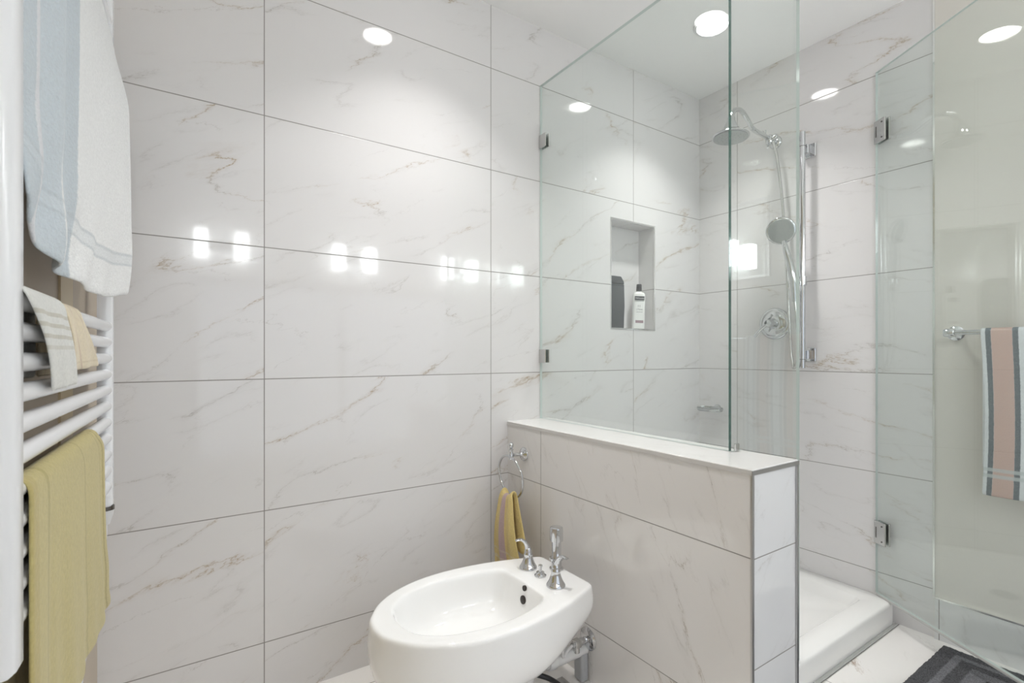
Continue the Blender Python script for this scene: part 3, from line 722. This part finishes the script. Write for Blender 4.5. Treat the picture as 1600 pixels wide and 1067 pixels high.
# ------------------------------------------------------------------ towel radiator on the left wall
RO = Vector((-2.4762, -.1840, 0)); rn = cn; re = cdir
def rp(s, d, z): return RO + re * s + rn * d + Vector((0, 0, z))
rad = thing('towel_radiator', 'white ladder towel radiator with round bars on the left wall', 'radiator', (-2.49, -.5, .70))
def rail(s0, s1):
    bm = NB(); prof = []
    hw2 = (s1 - s0) / 2; sc = (s0 + s1) / 2
    prof = [(sc - hw2, -.0235), (sc - hw2, -.008), (sc - hw2 * .86, .001), (sc - hw2 * .5, .0045), (sc + hw2 * .5, .0045), (sc + hw2 * .86, .001), (sc + hw2, -.008), (sc + hw2, -.0235)]
    ring_loft(bm, [[rp(s, d, z) for s, d in prof] for z in (.694, 1.93)])
    bmesh.ops.bevel(bm, geom=[e for e in bm.edges if abs(e.verts[0].co.z - e.verts[1].co.z) < 1e-4], offset=.003, segments=2, affect='EDGES')
    return finish(bm, 'rail', M['white_metal'], rad, smooth=50)
rail(-.050, -.010); rail(.681, .735)
zs = [.743 + .0377 * k for k in range(11)] + [1.539 + .0377 * k for k in range(9)]
for z in zs:
    bm = NB(); tube(bm, [rp(-.016, -.0085, z), rp(.692, -.0085, z)], .0122, 18); finish(bm, 'bar', M['white_metal'], rad, smooth=60)
for s in (-.03, .705):
    for z in (.80, 1.85):
        bm = NB(); tube(bm, [rp(s, -.024, z), rp(s, -.0452, z)], .010, 14); finish(bm, 'wall_bracket', M['white_metal'], rad)
bm = NB(); lathe(bm, [(0, 0), (.0175, 0), (.0175, -.009), (0, -.009)], rp(-.028, -.010, .6938), n=24); finish(bm, 'heater_ring', M['dark_ring'], rad)
bm = NB(); lathe(bm, [(0, 0), (.0165, 0), (.0150, -.012), (.0105, -.026), (.0085, -.034), (0, -.034)], rp(-.028, -.010, .6845), n=24); finish(bm, 'heater_cap', M['white_plastic'], rad, smooth=50)
bm = NB(); tube(bm, smooth_path([rp(-.028, -.010, .651), rp(-.024, -.010, .625), rp(-.006, -.012, .585), rp(.03, -.014, .53), (rp(.06, -.02, .45)), rp(.08, -.035, .38), rp(.08, -.040, .30)], 8), .0038, 10)
finish(bm, 'power_cord', M['white_plastic'], rad, smooth=60)

# towels on the radiator
def interp(tbl, x):
    if x <= tbl[0][0]: return tbl[0][1]
    for (a, p), (b, q) in zip(tbl, tbl[1:]):
        if x <= b:
            t = (x - a) / (b - a); t = t * t * (3 - 2 * t) if False else t
            return p + (q - p) * t
    return tbl[-1][1]
BLUE = (0.47, 0.55, 0.60); PALE = (0.80, 0.82, 0.83)
blue_m = terry('pale_blue_terry', [(-.05, .055, (.58, .64, .68)), (.055, .105, (.76, .77, .80)), (.105, .205, (.60, .66, .70)), (.215, .315, (.57, .63, .67))], (.90, .905, .90), lump=.0032,
               dobby=[(.875, .883, (.52, .57, .60), .6), (.905, .912, (.52, .57, .60), .6), (.883, .905, (.66, .71, .74), .4)], scale=430)
bot = [(-.014, 1.243), (.0, 1.224), (.053, 1.201), (.137, 1.184), (.233, 1.171), (.345, 1.163), (.551, 1.161), (.773, 1.172), (.94, 1.186), (1.06, 1.192)]
redge = [(1.15, .945), (1.19, .945), (1.338, 1.0), (1.492, 1.036), (1.663, 1.062), (1.72, 1.03), (1.765, .975), (1.80, .96)]
PA = Vector((-2.4962, -.8437, 0)); PB = Vector((-2.4432, -.2337, 0))
BZ = 1.539 + .0377 * 6       # the bar it hangs over
grid = []; NCc = 60; rows_back, rows_top, rows_front = 6, 5, 34
for i in range(rows_back + rows_top + rows_front):
    row = []
    for j in range(NCc):
        u = j / (NCc - 1)
        if i < rows_back:
            z = 1.50 + (BZ - 1.50) * i / rows_back; kind = 'b'
        elif i < rows_back + rows_top:
            ph = (i - rows_back) / (rows_top - 1); kind = 't'
        else:
            ph = (i - rows_back - rows_top + 1) / rows_front; kind = 'f'
        if kind != 'f':
            a = -.04 + u * 1.01; s = .66 - .61 * a
            if kind == 'b': p = rp(s, -.0075 - .0175 - .003 * math.sin(u * 20), z)
            else:
                an = math.pi * (1 - ph); p = rp(s, -.0075 + .0185 * math.cos(an), BZ + .0185 * math.sin(an))
        else:
            a_n = -.035
            zb_ = interp(bot, -.035 + u * .975)
            z = BZ + (zb_ - BZ) * ph
            a = a_n + u * (interp(redge, z) - a_n)
            s = .66 - .61 * a
            q = PA + (PB - PA) * a
            near = rp(s, -.0075 + .0185, 0)
            k = min(1, ph / .28); k = k * k * (3 - 2 * k)
            p = near * (1 - k) + q * k
            fold = .0075 * math.sin(a * 44 + .4) * math.exp(-((a - .14) / .17) ** 2) + .0035 * math.sin(a * 11 + z * 3)
            low = max(0, (ph - .62) / .38)
            fold += .0055 * low * math.sin(a * 26 - z * 34 + 1.0) * (1.3 - a)
            fold += .010 * math.exp(-((a - .97) / .05) ** 2) * (ph ** .3)
            p = p + rn * fold * (0.4 + .6 * k); p.z = z - (.004 * math.sin(a * 19) * low * .25)
        row.append(p)
    grid.append(row)
bt = cloth('bath_towel', grid, blue_m, thick=.006); tag(bt, 'pale blue and white striped bath towel hanging from the top of the radiator', 'towel')

YW = (0.56, 0.48, 0.215)
yel_m = terry('mustard_cotton', [(.135, .16, (.45, .38, .15)), (.60, .615, (.47, .40, .17)), (.885, .892, (.43, .36, .14)), (.93, .94, (.40, .33, .12)), (.0, .05, (.52, .43, .18))], YW, lump=.0014, scale=300)
yedge = [(.48, .93), (.505, .92), (.543, .862), (.605, .837), (.66, .775), (.732, .748), (.82, .755), (.86, .765), (.895, .735), (.91, .70)]
grid = []; BZ = .891 - .0; nb, nt_, nf = 8, 5, 26
for i in range(nb + nt_ + nf):
    row = []
    for j in range(44):
        u = j / 43
        if i < nb:
            z = .55 + (BZ - .55) * i / nb; a = .0 + u * .70; p = rp(.68 - .68 * a, -.0075 - .016, z)
        elif i < nb + nt_:
            ph = (i - nb) / (nt_ - 1); an = math.pi * (1 - ph); a = .0 + u * .70
            p = rp(.68 - .68 * a, -.0075 + .0148 * math.cos(an), BZ + .0148 * math.sin(an))
        else:
            ph = (i - nb - nt_ + 1) / nf; z = BZ + (.497 - BZ) * ph
            a = u * interp(yedge, z)
            f = .0035 * math.sin(u * 17 + 1) * ph + .006 * math.exp(-((u - .17) / .03) ** 2) * -1 * ph + .004 * math.sin(u * 40) * (ph ** 2) * .6
            f += .004 * math.exp(-((u - .96) / .03) ** 2)
            p = rp(.68 - .68 * a, -.0075 + .0148 + .005 * math.sin(math.pi * ph) * min(1, u * 2) + f * min(1, u * 6), z)
        row.append(p)
    grid.append(row)
yt = cloth('bath_towel', grid, yel_m, thick=.005); tag(yt, 'mustard yellow towel draped over the lower radiator bars', 'towel')

def small_cloth(top, bl, br, zt, mat, label, off=0.0, folds=12):
    G = .0150
    grid = []; b, t2, f2 = 4, 5, 14
    BZ = 1.1200
    for i in range(b + t2 + f2):
        row = []
        for j in range(20):
            u = j / 19; a0 = top[0] + (top[1] - top[0]) * u
            if i < b: z = 1.02 + (BZ - 1.02) * i / b; p = rp(.68 - .68 * a0, -.0075 - .016, z)
            elif i < b + t2:
                ph = (i - b) / (t2 - 1); an = math.pi * (1 - ph); p = rp(.68 - .68 * a0, -.0075 + (G + off) * math.cos(an), BZ + (G + off) * math.sin(an))
            else:
                ph = (i - b - t2 + 1) / f2
                lx = interp(bl, ph); rx = interp(br, ph); a = lx + (rx - lx) * u
                z = BZ + (zt[0] + (zt[1] - zt[0]) * u - BZ) * ph
                p = rp(.68 - .68 * a, -.0075 + G + off + .0025 * math.sin(u * folds + ph * 2) + .003 * math.sin(math.pi * ph), z)
            row.append(p)
        grid.append(row)
    o = cloth('washcloth', grid, mat, thick=.004); tag(o, label, 'washcloth', 'washcloths on the radiator'); return o
wm = terry('white_waffle_cotton', [], (.76, .76, .72), lump=.002, dobby=[(.42, .45, (.56, .53, .44), .8), (.50, .53, (.56, .53, .44), .8), (.58, .61, (.56, .53, .44), .8), (.66, .69, (.56, .53, .44), .5)], scale=420)
cm = terry('cream_cotton', [(.30, .34, (.66, .52, .38)), (.62, .66, (.66, .52, .38))], (.78, .68, .50), lump=.0016, dobby=[(.90, .92, (.66, .55, .38), .6)], scale=420)
small_cloth((.262, .45), [(0, .262), (.4, .30), (1, .345)], [(0, .45), (.15, .49), (.5, .56), (1, .675)], (1.027, 1.031), cm, 'cream washcloth on the radiator, right of the white one')
small_cloth((-.03, .25), [(0, -.03), (.35, .04), (.7, .085), (1, .12)], [(0, .25), (.5, .30), (1, .345)], (1.004, 1.006), wm, 'white washcloth with beige bands on the radiator, beside the near rail', off=.003)

# ------------------------------------------------------------------ right wall: towel bar, striped towel, framed mirror
tb = thing('towel_bar', 'chrome towel bar on the greige wall behind the glass door', 'towel rail', (0, -1.5, 1.13))
bm = NB(); tube(bm, [(-.070, -1.060, 1.130), (-.070, -1.86, 1.130)], .0085, 18); finish(bm, 'rail', M['chrome'], tb, smooth=60)
for y in (-1.072, -1.845):
    bm = NB(); lathe(bm, [(0, 0), (.026, 0), (.026, .004), (.020, .009), (.009, .013), (.009, .060)], (-.0002, y, 1.130), (-1, 0, 0), n=28)
    lathe(bm, [(0, -.016), (.013, -.015), (.0155, -.010), (.0155, .010), (.013, .015), (0, .016)], (-.070, y, 1.130), (0, 1, 0), n=24); finish(bm, 'post', M['chrome'], tb, smooth=50)
y0, y1 = -1.157, -1.437
def U(y): return (y - y0) / (y1 - y0)
DK = (.115, .14, .155); PK = (.62, .43, .365); WT = (.76, .78, .80)
st_m = terry('striped_terry', [(U(-1.169), U(-1.183), DK), (U(-1.183), U(-1.235), PK), (U(-1.235), U(-1.249), DK), (U(-1.301), U(-1.313), DK), (U(-1.313), U(-1.366), PK), (U(-1.366), U(-1.379), DK), (U(-1.42), U(-1.43), DK)],
             WT, lump=.0014, dobby=[(.895, .908, (.56, .61, .61), .75), (.918, .931, (.56, .61, .61), .75)], scale=520)
grid = []
for i in range(44):
    row = []
    for j in range(34):
        u = j / 33; y = y0 + (y1 - y0) * u
        if i < 12: z = .66 + (1.13 - .66) * i / 12; x = -.070 + .0120; ph = 0
        elif i < 18:
            t_ = (i - 12) / 5; x = -.070 + .0120 * math.cos(math.pi * t_); z = 1.13 + .0120 * math.sin(math.pi * t_); ph = 0
        else: ph = (i - 17) / 26; z = 1.13 + (.580 - 1.13) * ph; x = -.082 - .004 * math.sin(u * 9) * ph - .004 * math.sin(math.pi * ph)
        y += -.011 * math.sin(math.pi * min(1, ph * .9)) * (1 - u)
        row.append(Vector((x, y, z)))
    grid.append(row)
stw = cloth('hand_towel', grid, st_m, thick=.0045); tag(stw, 'white hand towel with pink and dark grey stripes on the wall bar', 'hand towel')
mr = thing('wall_mirror', 'small chrome framed mirror on the greige wall, seen reflected in the shower glass', 'mirror', (0, -1.7, 1.6))
bm = NB(); box(bm, (-.022, -2.02, 1.425), (-.0004, -1.355, 1.800), .002, 1); finish(bm, 'backing', M['frost'], mr, smooth=30)
bm = NB(); box(bm, (-.0245, -2.01, 1.437), (-.0222, -1.367, 1.788)); finish(bm, 'mirror_glass', M['mirror'], mr, smooth=0)
bm = NB()
for lo, hi in (((-.030, -2.022, 1.423), (-.0248, -1.353, 1.437)), ((-.030, -2.022, 1.788), (-.0248, -1.353, 1.802)), ((-.030, -2.022, 1.437), (-.0248, -2.008, 1.788)), ((-.030, -1.367, 1.437), (-.0248, -1.353, 1.788))): box(bm, lo, hi, .001, 1)
finish(bm, 'frame', M['satin'], mr, smooth=30)

# ------------------------------------------------------------------ bath mat
def mat_material():
    k = NT('grey_bath_mat'); tc = k.n('ShaderNodeTexCoord'); sp = k.n('ShaderNodeSeparateXYZ'); k.l(tc.outputs['Object'], sp.inputs[0])
    ux = k.math('ABSOLUTE', sp.outputs[0]); uy = k.math('ABSOLUTE', sp.outputs[1])
    ex = k.math('SUBTRACT', .400, ux); ey = k.math('SUBTRACT', .260, uy); e = k.math('MINIMUM', ex, ey)
    wob = k.noise(tc.outputs['Object'], 120, 2); e = k.math('ADD', e, k.math('MULTIPLY', k.math('SUBTRACT', wob.outputs[0], .5), .008))
    b1 = k.math('MULTIPLY', k.mapr(e, .048, .052), k.mapr(e, .070, .074, 1, 0)); b2 = k.math('MULTIPLY', k.mapr(e, .105, .109), k.mapr(e, .150, .154, 1, 0))
    nz = k.noise(tc.outputs['Object'], 260, 3, .7)
    base = k.mix(k.mapr(nz.outputs[0], .35, .65), (.045, .046, .050, 1), (.15, .15, .16, 1))
    lite = k.mix(k.mapr(nz.outputs[0], .35, .65), (.13, .13, .14, 1), (.28, .28, .30, 1))
    k.l(k.mix(k.math('MAXIMUM', b1, b2), base, lite), k.b.inputs['Base Color'])
    bp = k.n('ShaderNodeBump'); bp.inputs['Strength'].default_value = 1; bp.inputs['Distance'].default_value = .006; k.l(nz.outputs[0], bp.inputs['Height']); k.l(bp.outputs[0], k.b.inputs['Normal'])
    k.b.inputs['Roughness'].default_value = .95
    return k.m
mm = thing('bath_mat', 'dark grey tufted bath mat with lighter border lines on the floor', 'bath mat', (-.462, -1.310, 0))
bm = NB(); bmesh.ops.create_grid(bm, x_segments=120, y_segments=80, size=1)
for v in bm.verts:
    x = v.co.x * .400; y = v.co.y * .260; e = min(.400 - abs(x), .260 - abs(y))
    h = .004 + .014 * min(1, e / .012) ** .5 + random.uniform(-.0016, .0016)
    v.co = Vector((x + random.uniform(-.0015, .0015), y + random.uniform(-.0015, .0015), h))
bd_ = [e for e in bm.edges if e.is_boundary]
r_ = bmesh.ops.extrude_edge_only(bm, edges=bd_)
for v in [g for g in r_['geom'] if isinstance(g, bmesh.types.BMVert)]: v.co.z = .0005
bmesh.ops.translate(bm, verts=bm.verts, vec=(-.462, -1.310, 0))
pile = finish(bm, 'pile', mat_material(), mm, smooth=80)
